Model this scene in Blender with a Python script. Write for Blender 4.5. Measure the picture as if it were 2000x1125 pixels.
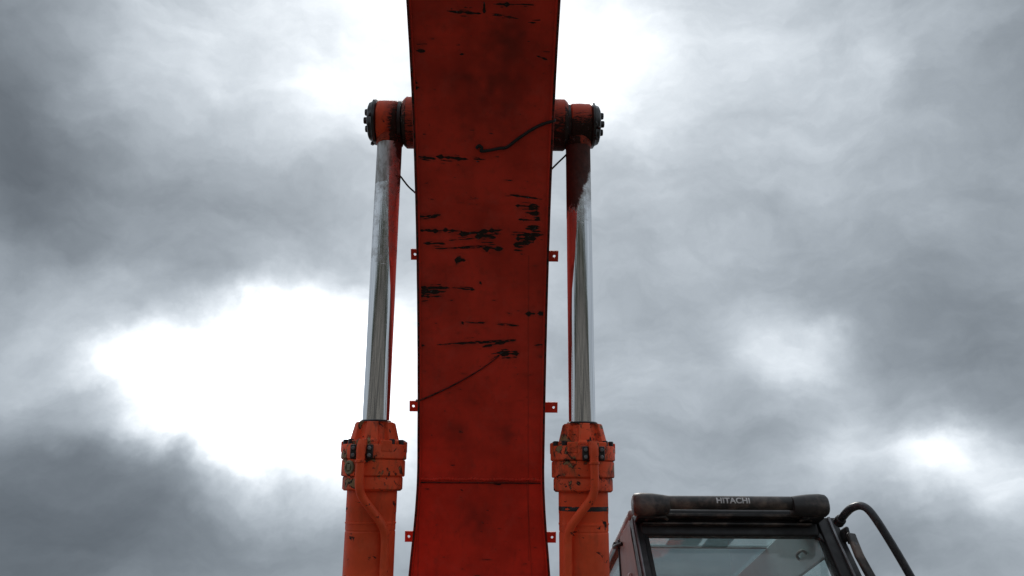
import bpy, bmesh, math, random
import numpy as np
from mathutils import Vector, Matrix, noise as mnoise
random.seed(7); rng = np.random.default_rng(7)
R = math.radians
for o in list(bpy.data.objects): bpy.data.objects.remove(o)
scene = bpy.context.scene
col = scene.collection

# ------------------------------------------------------------------ camera
PITCH, YAW, ROLL = R(34), 28.21/1500, R(0.7034)
cam = bpy.data.cameras.new('camera'); camo = bpy.data.objects.new('camera', cam); col.objects.link(camo)
r0 = Vector((1,0,0)); f0 = Vector((0,math.cos(PITCH),math.sin(PITCH))); u0 = Vector((0,-math.sin(PITCH),math.cos(PITCH)))
f1 = f0*math.cos(YAW)+r0*math.sin(YAW); r1 = r0*math.cos(YAW)-f0*math.sin(YAW)
r2 = r1*math.cos(ROLL)+u0*math.sin(ROLL); u2 = u0*math.cos(ROLL)-r1*math.sin(ROLL)
m = Matrix((r2, u2, -f1)).transposed().to_4x4(); m.translation = Vector((0.0753, 0, 1.62))
camo.matrix_world = m
cam.sensor_width = 36; cam.lens = 27; cam.clip_start = .05; cam.clip_end = 5000
scene.camera = camo

# ------------------------------------------------------------------ sky
SUN_EL, SUN_AZ = R(56), R(-4)          # thin cloud high behind the boom
BLOBS = [(-0.312, 0.845, 0.435, 0.00366, 2.1), (-0.388, 0.81, 0.44, 0.00121, 1.25), (-0.433, 0.786, 0.441, 0.0005, 0.9), (-0.235, 0.882, 0.409, 0.00558, 1.7), (-0.238, 0.85, 0.471, 0.00525, 1.4), (-0.332, 0.86, 0.388, 0.00197, 1.2), (-0.171, 0.914, 0.368, 0.00319, 0.8), (-0.118, 0.883, 0.453, 0.00609, 1.2), (-0.286, 0.826, 0.486, 0.00215, 0.8), (-0.117, 0.597, 0.794, 0.00441, 0.7), (0.104, 0.632, 0.768, 0.00512, 0.75), (-0.018, 0.552, 0.834, 0.01133, 0.5), (-0.209, 0.612, 0.763, 0.01032, 0.35), (-0.152, 0.691, 0.706, 0.00783, 0.45), (0.138, 0.68, 0.72, 0.00489, 0.3), (-0.318, 0.613, 0.723, 0.00744, 0.3), (-0.44, 0.74, 0.509, 0.00153, 0.5), (-0.485, 0.74, 0.466, 0.00141, 0.3), (-0.511, 0.764, 0.394, 0.00267, 0.3), (-0.527, 0.552, 0.646, 0.0068, -1.5), (-0.536, 0.625, 0.568, 0.0036, -0.7), (-0.485, 0.68, 0.55, 0.00641, -0.5), (-0.38, 0.718, 0.583, 0.00574, -0.3), (-0.24, 0.772, 0.589, 0.00483, -0.25), (-0.502, 0.838, 0.216, 0.00671, -1.35), (-0.331, 0.916, 0.226, 0.0068, -0.8), (-0.423, 0.864, 0.273, 0.0023, -0.35), (-0.529, 0.788, 0.315, 0.00198, -0.45), (-0.224, 0.939, 0.262, 0.00419, -0.45), (-0.453, 0.828, 0.331, 0.00231, -0.35), (-0.378, 0.87, 0.317, 0.00201, -0.35), (0.212, 0.592, 0.778, 0.01031, 0.2), (0.549, 0.608, 0.574, 0.00748, -0.6), (0.509, 0.728, 0.458, 0.00494, -0.8), (0.559, 0.749, 0.355, 0.00163, -0.5), (0.3, 0.819, 0.489, 0.00069, 0.65), (0.351, 0.816, 0.459, 0.00085, 1.15), (0.384, 0.792, 0.474, 0.00046, 0.5), (0.422, 0.82, 0.386, 0.00184, 0.95), (0.384, 0.856, 0.347, 0.00121, 0.35), (0.49, 0.807, 0.331, 0.00086, 0.7), (0.536, 0.798, 0.276, 0.00123, 0.95), (0.46, 0.859, 0.226, 0.00389, -0.5), (0.534, 0.487, 0.691, 0.00512, -0.6), (0.171, 0.863, 0.476, 0.00717, 0.15), (0.399, 0.743, 0.538, 0.00505, -0.35), (0.274, 0.878, 0.391, 0.00553, -0.05), (0.26, 0.727, 0.635, 0.00571, -0.15), (0.229, 0.917, 0.327, 0.00543, 0.1)]
world = bpy.data.worlds.new('World'); scene.world = world; world.use_nodes = True
def build_world():
    nt = world.node_tree; N = nt.nodes; L = nt.links; N.clear()
    def new(t, **kw):
        n = N.new(t)
        for k, v in kw.items(): setattr(n, k, v)
        return n
    def math_(op, a, b=None, c=None):
        n = new('ShaderNodeMath', operation=op)
        for i, v in enumerate((a, b, c)):
            if v is None: continue
            if isinstance(v, (int, float)): n.inputs[i].default_value = v
            else: L.new(v, n.inputs[i])
        return n.outputs[0]
    def vmath(op, a, b=None):
        n = new('ShaderNodeVectorMath', operation=op)
        for i, v in enumerate((a, b)):
            if v is None: continue
            if isinstance(v, (tuple, list)): n.inputs[i].default_value = v
            else: L.new(v, n.inputs[i])
        return n
    out = new('ShaderNodeOutputWorld')
    tc = new('ShaderNodeTexCoord'); D = tc.outputs['Generated']
    # domain warp so that cloud banks get ragged edges
    nz = new('ShaderNodeTexNoise'); nz.inputs['Scale'].default_value = 3.2; nz.inputs['Detail'].default_value = 7; nz.inputs['Roughness'].default_value = .56
    L.new(D, nz.inputs['Vector'])
    w0 = vmath('SUBTRACT', nz.outputs['Color'], (.5,.5,.5)).outputs[0]
    ws = vmath('SCALE', w0); ws.inputs['Scale'].default_value = .22
    DW = vmath('ADD', D, ws.outputs[0]).outputs[0]
    DWn = vmath('NORMALIZE', DW).outputs[0]
    total = None
    for (x, y, z, w, a) in BLOBS:
        dt = vmath('DOT_PRODUCT', DWn, (x, y, z)).outputs['Value']
        e = math_('MULTIPLY_ADD', dt, 1.0/w, -1.0/w)
        g = math_('MULTIPLY', math_('EXPONENT', e), a)
        total = g if total is None else math_('ADD', total, g)
    # streaky cloud texture, stretched along the wind, on the same warped sky
    mp = new('ShaderNodeMapping'); mp.inputs['Scale'].default_value = (1.0, 1.6, 2.6); mp.inputs['Rotation'].default_value = (.2, .35, .3)
    L.new(DW, mp.inputs['Vector'])
    n2 = new('ShaderNodeTexNoise'); n2.inputs['Scale'].default_value = 2.6; n2.inputs['Detail'].default_value = 7; n2.inputs['Roughness'].default_value = .52
    L.new(mp.outputs[0], n2.inputs['Vector'])
    n3 = new('ShaderNodeTexNoise'); n3.inputs['Scale'].default_value = 7; n3.inputs['Detail'].default_value = 9; n3.inputs['Roughness'].default_value = .6
    L.new(mp.outputs[0], n3.inputs['Vector'])
    tex = math_('MULTIPLY_ADD', n2.outputs['Fac'], 2.0, -1.0)
    tex = math_('ADD', tex, math_('MULTIPLY_ADD', n3.outputs['Fac'], 1.0, -.5))
    # overcast luminance grows toward the zenith
    sep = new('ShaderNodeSeparateXYZ'); L.new(D, sep.inputs[0])
    el = math_('MAXIMUM', sep.outputs['Z'], 0.0)
    zen = math_('MULTIPLY', math_('POWER', el, 2.0), .8)
    e2 = math_('ADD', math_('ADD', total, tex), math_('ADD', zen, -.35))
    e2 = math_('MINIMUM', e2, 2.6)
    lum = math_('MULTIPLY', math_('POWER', 2.0, e2), .45)
    # thin parts are neutral white, thick parts slate grey
    cr = new('ShaderNodeValToRGB'); cr.color_ramp.elements[0].position = .05; cr.color_ramp.elements[0].color = (.82,.95,1.07,1)
    cr.color_ramp.elements[1].position = 1.0; cr.color_ramp.elements[1].color = (.955,1,1.04,1); L.new(lum, cr.inputs[0])
    bgc = new('ShaderNodeBackground'); L.new(cr.outputs[0], bgc.inputs[0]); L.new(lum, bgc.inputs[1])
    sky = new('ShaderNodeTexSky', sky_type='NISHITA'); sky.sun_disc = False; sky.sun_elevation = SUN_EL; sky.sun_rotation = SUN_AZ
    bgs = new('ShaderNodeBackground'); L.new(sky.outputs[0], bgs.inputs[0]); bgs.inputs[1].default_value = .06
    mx = new('ShaderNodeMixShader'); mx.inputs[0].default_value = .93
    L.new(bgs.outputs[0], mx.inputs[1]); L.new(bgc.outputs[0], mx.inputs[2]); L.new(mx.outputs[0], out.inputs[0])
build_world()
world.cycles.sampling_method = 'MANUAL'; world.cycles.sample_map_resolution = 512
sun = bpy.data.lights.new('sun', 'SUN'); sun.energy = 1.2; sun.angle = R(18); sun.color = (1,.97,.92)
so = bpy.data.objects.new('sun', sun); col.objects.link(so)
sd = Vector((math.sin(SUN_AZ)*math.cos(SUN_EL), math.cos(SUN_AZ)*math.cos(SUN_EL), math.sin(SUN_EL)))
so.rotation_euler = sd.to_track_quat('Z', 'Y').to_euler(); so.location = sd*50
scene.view_settings.view_transform = 'Standard'; scene.view_settings.look = 'None'
scene.view_settings.gamma = 1; scene.view_settings.exposure = 0.28; scene.view_settings.use_curve_mapping = False

# ------------------------------------------------------------------ materials
class NT:
    def __init__(s, name):
        s.m = bpy.data.materials.new(name); s.m.use_nodes = True; s.t = s.m.node_tree; s.N = s.t.nodes; s.L = s.t.links
        s.p = s.N['Principled BSDF']; s.out = s.N['Material Output']
        s.co = s.N.new('ShaderNodeTexCoord').outputs['Object']
    def set(s, sock, v):
        if isinstance(v, bpy.types.NodeSocket): s.L.new(v, sock)
        elif isinstance(v, (tuple, list)) and len(v) == 3 and sock.type == 'RGBA': sock.default_value = (*v, 1)
        else: sock.default_value = v
    def noise(s, scale, detail=5, rough=.55, dist=0., stretch=None, co=None):
        n = s.N.new('ShaderNodeTexNoise'); n.inputs['Scale'].default_value = scale; n.inputs['Detail'].default_value = detail
        n.inputs['Roughness'].default_value = rough; n.inputs['Distortion'].default_value = dist
        v = co or s.co
        if stretch:
            mp = s.N.new('ShaderNodeMapping'); mp.inputs['Scale'].default_value = stretch; s.L.new(v, mp.inputs[0]); v = mp.outputs[0]
        s.L.new(v, n.inputs['Vector']); return n.outputs['Fac']
    def ramp(s, v, a, b, lo=0., hi=1.):
        n = s.N.new('ShaderNodeMapRange'); n.interpolation_type = 'SMOOTHSTEP'
        n.inputs[1].default_value = a; n.inputs[2].default_value = b; n.inputs[3].default_value = lo; n.inputs[4].default_value = hi
        s.set(n.inputs[0], v); return n.outputs[0]
    def math(s, op, a, b, c=None):
        n = s.N.new('ShaderNodeMath'); n.operation = op; s.set(n.inputs[0], a); s.set(n.inputs[1], b)
        if c is not None: s.set(n.inputs[2], c)
        return n.outputs[0]
    def mix(s, f, a, b):
        n = s.N.new('ShaderNodeMix'); n.data_type = 'RGBA'
        s.set(n.inputs['Factor'], f); s.set(n.inputs['A'] if False else n.inputs[6], a); s.set(n.inputs[7], b); return n.outputs[2]
    def attr(s, name):
        n = s.N.new('ShaderNodeAttribute'); n.attribute_name = name; return n.outputs['Fac']
    def bump(s, h, strength=.3, dist=.002):
        n = s.N.new('ShaderNodeBump'); n.inputs['Strength'].default_value = strength; n.inputs['Distance'].default_value = dist
        s.set(n.inputs['Height'], h); s.L.new(n.outputs[0], s.p.inputs['Normal'])
    def done(s, color=None, rough=None, metal=None):
        if color is not None: s.set(s.p.inputs['Base Color'], color)
        if rough is not None: s.set(s.p.inputs['Roughness'], rough)
        if metal is not None: s.set(s.p.inputs['Metallic'], metal)
        return s.m

def paint(name, base, chip=.66, dirt=.5, dirtcol=(.10,.055,.03), attr=False, chipscale=22, stretch=None, rough=.5, spec=.22, primer=0, grime=0):
    s = NT(name)
    b = Vector(base)
    v = s.noise(4.5, 6, .6)
    c = s.mix(s.ramp(v, .3, .7), tuple(b*.78), tuple(b*1.12))
    fade = s.ramp(s.noise(11, 7, .65, .4), .48, .75, 0, .30)
    c = s.mix(fade, c, (min(1, b.x*.85+.05), b.y*1.4+.03, b.z*1.6+.03))
    streak = s.ramp(s.noise(9, 5, .6, 0, (3.0,3.0,.35)), .5, .78, 0, dirt)
    c = s.mix(streak, c, dirtcol)
    spots = s.ramp(s.noise(55, 4, .6), .66, .74, 0, dirt)
    c = s.mix(spots, c, (.05,.028,.02))
    ch = s.ramp(s.noise(chipscale, 8, .68, .6, stretch), chip, chip+.025)
    if grime:
        gm = s.math('MULTIPLY', s.ramp(s.noise(8, 7, .7, .4), .50, .62), s.ramp(s.noise(45, 5, .7), .35, .6, .35, 1)); c = s.mix(s.math('MULTIPLY', gm, grime), c, (.022,.016,.013))
    if primer:
        pn = s.noise(15, 5, .6, .5)
        c = s.mix(s.ramp(pn, primer, primer+.02), c, s.mix(s.noise(60, 5), (.17,.10,.045), (.34,.21,.10)))
        rim = s.math('MULTIPLY', s.ramp(pn, primer-.03, primer-.005), s.ramp(pn, primer+.035, primer+.01)); ch = s.math('MAXIMUM', ch, s.math('MULTIPLY', rim, s.ramp(s.noise(28, 4), .42, .55)))
    if attr:
        w = s.attr('wear'); rag = s.noise(120, 6, .8, 0, (.22,1,1))
        ww = s.ramp(s.math('ADD', w, s.math('MULTIPLY_ADD', rag, 1.5, -.80)), .44, .56)
        rim = s.math('SUBTRACT', s.ramp(s.math('ADD', w, s.math('MULTIPLY_ADD', rag, 1.5, -.80)), .26, .40), ww); c = s.mix(s.math('MULTIPLY', rim, .55), c, (.30,.055,.04))
        ch = s.math('MAXIMUM', ch, ww)
        c = s.mix(s.math('MULTIPLY', s.attr('grime'), .75), c, (.05,.022,.016))
    rust = s.mix(s.noise(90, 4), (.010,.009,.008), (.045,.027,.02)); rust = s.mix(s.ramp(s.noise(60, 5, .7), .60, .66), rust, (.10,.10,.105))
    c = s.mix(ch, c, rust)
    ro = s.math('ADD', s.ramp(v, .3, .7, rough-.08, rough+.1), s.math('MULTIPLY', ch, .25))
    s.set(s.p.inputs['Specular IOR Level'], spec)
    h = s.math('SUBTRACT', s.math('MULTIPLY', s.noise(140, 3), .25), ch)
    s.bump(h, .45, .0015)
    return s.done(c, ro)

M = {}
M['boom'] = paint('boom_red_paint', (.70,.050,.027), chip=.80, dirt=.28, attr=True, dirtcol=(.15,.03,.02))
M['boom_side'] = paint('boom_side_red_paint', (.70,.050,.027), chip=.74, dirt=.4)
M['edge'] = paint('dark_chipped_edge', (.13,.018,.014), chip=.52, dirt=.8, chipscale=30)  # very dark red base under dense chips
M['cyl'] = paint('cylinder_orange_paint', (.90,.104,.034), chip=.618, dirt=.32, dirtcol=(.20,.05,.025), chipscale=14, stretch=(1,1,1.6))
M['gland'] = paint('gland_orange_paint', (.88,.104,.034), chip=.595, dirt=.85, dirtcol=(.16,.09,.04), chipscale=17, primer=.585, grime=.8)
M['eye'] = paint('worn_pin_paint', (.74,.10,.035), chip=.60, dirt=.85, dirtcol=(.08,.04,.03), chipscale=13, attr=True)
M['cabpanel'] = paint('dusty_cab_panel', (.33,.20,.17), chip=.72, dirt=.45, dirtcol=(.16,.10,.08))
M['deck'] = paint('deck_paint', (.10,.10,.105), chip=.70, dirt=.6)

def plain(name, colr, rough=.6, metal=0., var=.3, dust=0., dustcol=(.25,.2,.17), bumps=.25, sc=30):
    s = NT(name); b = Vector(colr)
    c = s.mix(s.ramp(s.noise(sc*.3, 6, .6), .3, .7), tuple(b*(1-var)), tuple(b*(1+var)))
    if dust: c = s.mix(s.ramp(s.noise(sc*.45, 7, .65, .3), .45, .75, 0, dust), c, dustcol)
    s.bump(s.noise(sc*5, 3), bumps, .001)
    return s.done(c, s.ramp(s.noise(sc, 4), .3, .7, rough-.1, rough+.1), metal)
M['black'] = plain('black_plastic', (.016,.016,.018), .5, dust=.25, dustcol=(.07,.062,.06))
M['rail'] = plain('worn_black_rail', (.035,.037,.043), .30, dust=.5, dustcol=(.13,.125,.125), sc=40)
M['rubber'] = plain('black_rubber', (.014,.014,.014), .65)
M['visor'] = plain('dusty_black_visor', (.032,.029,.029), .42, dust=.85, dustcol=(.22,.17,.14), sc=20)
M['steelgrey'] = plain('bare_grey_steel', (.22,.22,.23), .45, .6, dust=.4, dustcol=(.08,.07,.06))
M['grease'] = plain('black_grease', (.012,.011,.012), .38, dust=.45, dustcol=(.07,.06,.055), bumps=.9, sc=40)
M['brass'] = plain('dirty_plug', (.22,.19,.11), .6, .3, dust=.6, dustcol=(.10,.07,.04))
M['lining'] = plain('roof_lining', (.62,.73,.75), .8, sc=6, var=.08)
M['roof'] = plain('cab_roof_paint', (.45,.42,.40), .5, dust=.6, dustcol=(.25,.2,.17))
M['letter'] = plain('white_lettering', (.62,.62,.62), .6, dust=.4, dustcol=(.3,.29,.28))
M['track'] = plain('track_steel', (.09,.075,.06), .7, .5, dust=.8, dustcol=(.16,.12,.08))

def chrome():
    s = NT('chromed_rod')
    d = s.attr('dull'); g = s.attr('wear')
    sc = s.noise(40, 6, .7, 0, (1,1,.15))
    dd = s.ramp(s.math('ADD', d, s.math('MULTIPLY_ADD', s.noise(18, 6, .7), .8, -.4)), .35, .65)
    gg = s.ramp(s.math('ADD', g, s.math('MULTIPLY_ADD', s.noise(20, 8, .75, .8), 1.3, -.65)), .4, .6)
    c = s.mix(dd, (.76,.77,.79), s.mix(s.ramp(sc, .4, .62), (.50,.50,.50), (.26,.24,.22)))
    c = s.mix(gg, c, s.mix(s.noise(35, 5), (.018,.012,.010), (.13,.035,.024)))  # dark grease mixed with red-brown that paints in the red boom's reflection
    metal = s.math('SUBTRACT', s.math('SUBTRACT', 1.0, s.math('MULTIPLY', gg, .9)), s.math('MULTIPLY', dd, .35))
    ro = s.math('ADD', s.math('MULTIPLY_ADD', sc, .05, .05), s.math('ADD', s.math('MULTIPLY', dd, .33), s.math('MULTIPLY', gg, .45)))
    s.bump(s.math('ADD', s.math('MULTIPLY', gg, s.noise(60, 4)), s.math('MULTIPLY', s.noise(16, 3), .02)), .5, .003)
    return s.done(c, ro, metal)
M['chrome'] = chrome()

def glass(name, tint, refl=1.0, dust=.0, rough=.02):
    s = NT(name); N = s.N; L = s.L
    N.remove(s.p)
    tr = N.new('ShaderNodeBsdfTransparent'); tr.inputs[0].default_value = (*tint, 1)
    gl = N.new('ShaderNodeBsdfGlossy'); gl.inputs['Roughness'].default_value = rough
    lw = N.new('ShaderNodeLayerWeight'); fr = s.math('MULTIPLY_ADD', s.math('POWER', lw.outputs['Facing'], 5.0), .96, .04)
    mx = N.new('ShaderNodeMixShader'); s.set(mx.inputs[0], s.math('MULTIPLY', fr, refl)); L.new(tr.outputs[0], mx.inputs[1]); L.new(gl.outputs[0], mx.inputs[2])
    df = N.new('ShaderNodeBsdfDiffuse'); df.inputs[0].default_value = (.30,.32,.32,1)
    m2 = N.new('ShaderNodeMixShader'); s.set(m2.inputs[0], s.ramp(s.noise(9, 8, .7, .3), .3, .8, dust*.4, dust)); L.new(mx.outputs[0], m2.inputs[1]); L.new(df.outputs[0], m2.inputs[2])
    L.new(m2.outputs[0], s.out.inputs[0]); return s.m
M['windscreen'] = glass('windscreen_glass', (.90,.94,.94), 1.0, .10)
M['sideglass'] = glass('side_glass', (.86,.92,.91), .8, .06)
M['hatch'] = glass('tinted_hatch', (.58,.635,.645), .6, .06)
def translucent():
    s = NT('translucent_trim'); N = s.N
    t = N.new('ShaderNodeBsdfTranslucent'); t.inputs[0].default_value = (.62,.74,.72,1)
    d = N.new('ShaderNodeBsdfDiffuse'); d.inputs[0].default_value = (.55,.60,.60,1)
    mx = N.new('ShaderNodeMixShader'); mx.inputs[0].default_value = .4; s.L.new(t.outputs[0], mx.inputs[1]); s.L.new(d.outputs[0], mx.inputs[2])
    s.L.new(mx.outputs[0], s.out.inputs[0]); return s.m
M['trim'] = translucent()
def ground_mat():
    s = NT('gravel_yard')
    c = s.mix(s.ramp(s.noise(.3, 8, .62), .44, .56), (.045,.041,.035), (.24,.215,.18))  # broad light and dark patches added to stripe the rods' reflections
    c = s.mix(s.ramp(s.noise(30, 6, .7), .4, .7), c, (.05,.043,.035))
    s.bump(s.noise(45, 6, .7), .8, .02); return s.done(c, .9)
M['ground'] = ground_mat()

# ------------------------------------------------------------------ mesh helpers
BASE = Vector((0, 5.2, 0))
class MB:
    def __init__(s): s.v = []; s.f = []; s.a = {}
    def add(s, vs, fs):
        k = len(s.v); s.v += [tuple(x) for x in vs]; s.f += [tuple(i+k for i in f) for f in fs]; return s
    def box(s, c, ex, ey, ez):           # centre and three half-extent vectors
        c, ex, ey, ez = map(Vector, (c, ex, ey, ez)); vs = []
        for z in (-1,1):
            for y in (-1,1):
                for x in (-1,1): vs.append(c+ex*x+ey*y+ez*z)
        return s.add(vs, [(0,2,3,1),(4,5,7,6),(0,1,5,4),(2,6,7,3),(0,4,6,2),(1,3,7,5)])
    def abox(s, x0, x1, y0, y1, z0, z1):
        return s.box(((x0+x1)/2,(y0+y1)/2,(z0+z1)/2), ((x1-x0)/2,0,0), (0,(y1-y0)/2,0), (0,0,(z1-z0)/2))
    def lathe(s, o, ax, prof, n=40, e1=None, rmod=None, caps=True, fn=None):
        """prof: list of (distance along axis, radius); fn: dict attr -> f(dist, angle)"""
        o = Vector(o); ax = Vector(ax).normalized(); e1 = Vector(e1) if e1 else ax.orthogonal().normalized(); e1 = (e1-ax*e1.dot(ax)).normalized(); e2 = ax.cross(e1)
        k = len(s.v); vs = []; fs = []
        for (d, r) in prof:
            for i in range(n):
                th = 2*math.pi*i/n; rr = r*(rmod(th, d) if rmod else 1)
                vs.append(o+ax*d+(e1*math.cos(th)+e2*math.sin(th))*rr)
                if fn:
                    for a, fu in fn.items(): s.a.setdefault(a, []).append(fu(d, th))
        for j in range(len(prof)-1):
            for i in range(n):
                i2 = (i+1) % n; fs.append((j*n+i, j*n+i2, (j+1)*n+i2, (j+1)*n+i))
        if caps: fs.append(tuple(range(n-1,-1,-1))); fs.append(tuple((len(prof)-1)*n+i for i in range(n)))
        return s.add(vs, fs)
    def tube(s, pts, r, n=12, rfn=None):
        pts = [Vector(p) for p in pts]; rings = []; prev = None; vs = []; fs = []
        for i, p in enumerate(pts):
            t = (pts[min(i+1, len(pts)-1)]-pts[max(i-1, 0)]).normalized()
            if prev is None: e = t.orthogonal().normalized()
            else: e = (prev-t*prev.dot(t)).normalized()
            prev = e; b = t.cross(e); rr = rfn(i/(len(pts)-1)) if rfn else r
            for k in range(n):
                a = 2*math.pi*k/n; vs.append(p+(e*math.cos(a)+b*math.sin(a))*rr)
        for j in range(len(pts)-1):
            for k in range(n):
                k2 = (k+1) % n; fs.append((j*n+k, j*n+k2, (j+1)*n+k2, (j+1)*n+k))
        fs.append(tuple(range(n-1,-1,-1))); fs.append(tuple((len(pts)-1)*n+k for k in range(n)))
        return s.add(vs, fs)
    def prism(s, poly, off):             # poly: 3d outline, off: extrusion vector
        poly = [Vector(p) for p in poly]; off = Vector(off); n = len(poly)
        return s.add(poly+[p+off for p in poly], [tuple(range(n-1,-1,-1)), tuple(range(n, 2*n))]+[(i,(i+1)%n,n+(i+1)%n,n+i) for i in range(n)])
    def build(s, name, mat, parent=None, smooth=35, bevel=0., segs=2):
        me = bpy.data.meshes.new(name); me.from_pydata(s.v, [], s.f)
        for a, d in s.a.items():
            at = me.attributes.new(a, 'FLOAT', 'POINT'); at.data.foreach_set('value', np.array(d, dtype=np.float32))
        bm = bmesh.new(); bm.from_mesh(me); bmesh.ops.recalc_face_normals(bm, faces=bm.faces); bm.to_mesh(me); bm.free()
        me.materials.append(mat)
        o = bpy.data.objects.new(name, me); col.objects.link(o)
        if smooth:
            me.shade_smooth(); me.set_sharp_from_angle(angle=R(smooth))
        if bevel:
            b = o.modifiers.new('bevel', 'BEVEL'); b.width = bevel; b.segments = segs; b.limit_method = 'ANGLE'; b.angle_limit = R(40)
        if parent: put(o, parent)
        return o
def put(o, parent):
    o.parent = parent
    if parent.type == 'EMPTY': o.location = -BASE          # mesh data is in world coordinates
def smooth_path(pts, n=8):
    P = [Vector(p) for p in pts]; out = []
    for i in range(len(P)-1):
        a, b, c, d = P[max(i-1,0)], P[i], P[i+1], P[min(i+2,len(P)-1)]
        for k in range(n):
            t = k/n; out.append(.5*((2*b)+(c-a)*t+(2*a-5*b+4*c-d)*t*t+(3*b-a-3*c+d)*t**3))
    return out+[P[-1]]

# ------------------------------------------------------------------ ground
g = MB(); n = 40; ext = 2500.
ticks = [math.copysign(abs(t)**3, t)*ext for t in np.linspace(-1, 1, n+1)]
g.add([(x, y+5, 0) for y in ticks for x in ticks], [(j*(n+1)+i, j*(n+1)+i+1, (j+1)*(n+1)+i+1, (j+1)*(n+1)+i) for j in range(n) for i in range(n)])
go = g.build('ground', M['ground'], smooth=0); go['kind'] = 'structure'

# ------------------------------------------------------------------ unseen wood added behind the camera so the chromed rods mirror something dark
def wood():
    n = 9000; tx = rng.uniform(-75, 75, n)
    top = 6.5+2.2*np.sin(tx*.31)+1.6*np.sin(tx*.83+1)+1.0*np.sin(tx*1.9)
    cz = top*np.sqrt(rng.random(n)); cy = -34+rng.normal(0, 1.6, n)-.0022*tx*tx*0
    sz = rng.uniform(.25, .6, n); vs = []; fs = []
    for i in range(n):
        d = Vector(rng.normal(size=3)).normalized(); e = d.orthogonal().normalized(); c = Vector((tx[i], cy[i], max(.2, cz[i])))
        f_ = d.cross(e); k = len(vs)
        vs += [c+e*sz[i], c+f_*sz[i]*.6, c-e*sz[i], c-f_*sz[i]*.6]; fs.append((k, k+1, k+2, k+3))
    b = MB(); b.add(vs, fs); o = b.build('added_reflection_wood', plain('leaf_mass', (.045,.06,.025), .8, var=.5), smooth=0)
    o['kind'] = 'stuff'; o['label'] = 'unseen dark wood, added for the chrome rods to mirror'; o['category'] = 'wood'
wood()

# ------------------------------------------------------------------ excavator root
ex = bpy.data.objects.new('excavator', None); col.objects.link(ex); ex.location = BASE
ex['label'] = 'worn orange excavator with raised red boom, twin chrome-rod cylinders and black cab'
ex['category'] = 'excavator'

# ------------------------------------------------------------------ boom
CP = [(-1.48, 5.135), (-0.555, 4.913), (0.37, 4.6818), (1.0175, 4.5106), (1.4985, 4.3765), (1.6928, 4.3182), (1.8831, 4.2544), (2.0792, 4.1897), (2.2753, 4.1045), (2.47, 3.9946), (2.6619, 3.8646), (2.8492, 3.7173), (3.0307, 3.5538), (3.2047, 3.3773), (3.3697, 3.19), (3.5243, 2.9941), (3.6671, 2.792), (3.7964, 2.5857), (3.9497, 2.3045), (4.0885, 1.99), (4.1625, 1.694)]
K = .925          # plate width scale: the boom is 0.61 m wide
P = np.array(CP); dd = np.r_[0, np.cumsum(np.hypot(*np.diff(P, axis=0).T))]/K; mm = np.gradient(P, dd, axis=0)
def under(t):
    t = np.atleast_1d(np.asarray(t, float)); i = np.clip(np.searchsorted(dd, t)-1, 0, len(dd)-2)
    h = (dd[i+1]-dd[i])[:,None]; s = (t-dd[i])[:,None]/h
    return (2*s**3-3*s**2+1)*P[i]+(s**3-2*s**2+s)*h*mm[i]+(-2*s**3+3*s**2)*P[i+1]+(s**3-s**2)*h*mm[i+1]
TMAX = dd[-1]
def frame(t):      # point, tangent (down the boom), normal into the boom
    p = under(t)[0]; q = under(min(t+.01, TMAX))[0]-under(max(t-.01, 0))[0]; q /= np.hypot(*q)
    return Vector((0, p[0], p[1])), Vector((0, q[0], q[1])), Vector((0, -q[1], q[0]))
T_SEAM = 6.135
HWT = [0,1.5,3.0,6.10,6.20,6.305,6.41,6.515,6.63,6.9,7.3,TMAX]; HWV = [.33,.33,.33,.3305,.334,.3405,.3485,.3585,.368,.385,.40,.405]
def hw(t): return K*np.interp(t, HWT, HWV)
TKT = [0,2.5,4.3,5.2,6.1,7.0,TMAX]; TKV = [.42,.58,.80,.80,.66,.50,.36]
def thick(t): return np.interp(t, TKT, TKV)
SIDE = .012; LIP = .011
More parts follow.
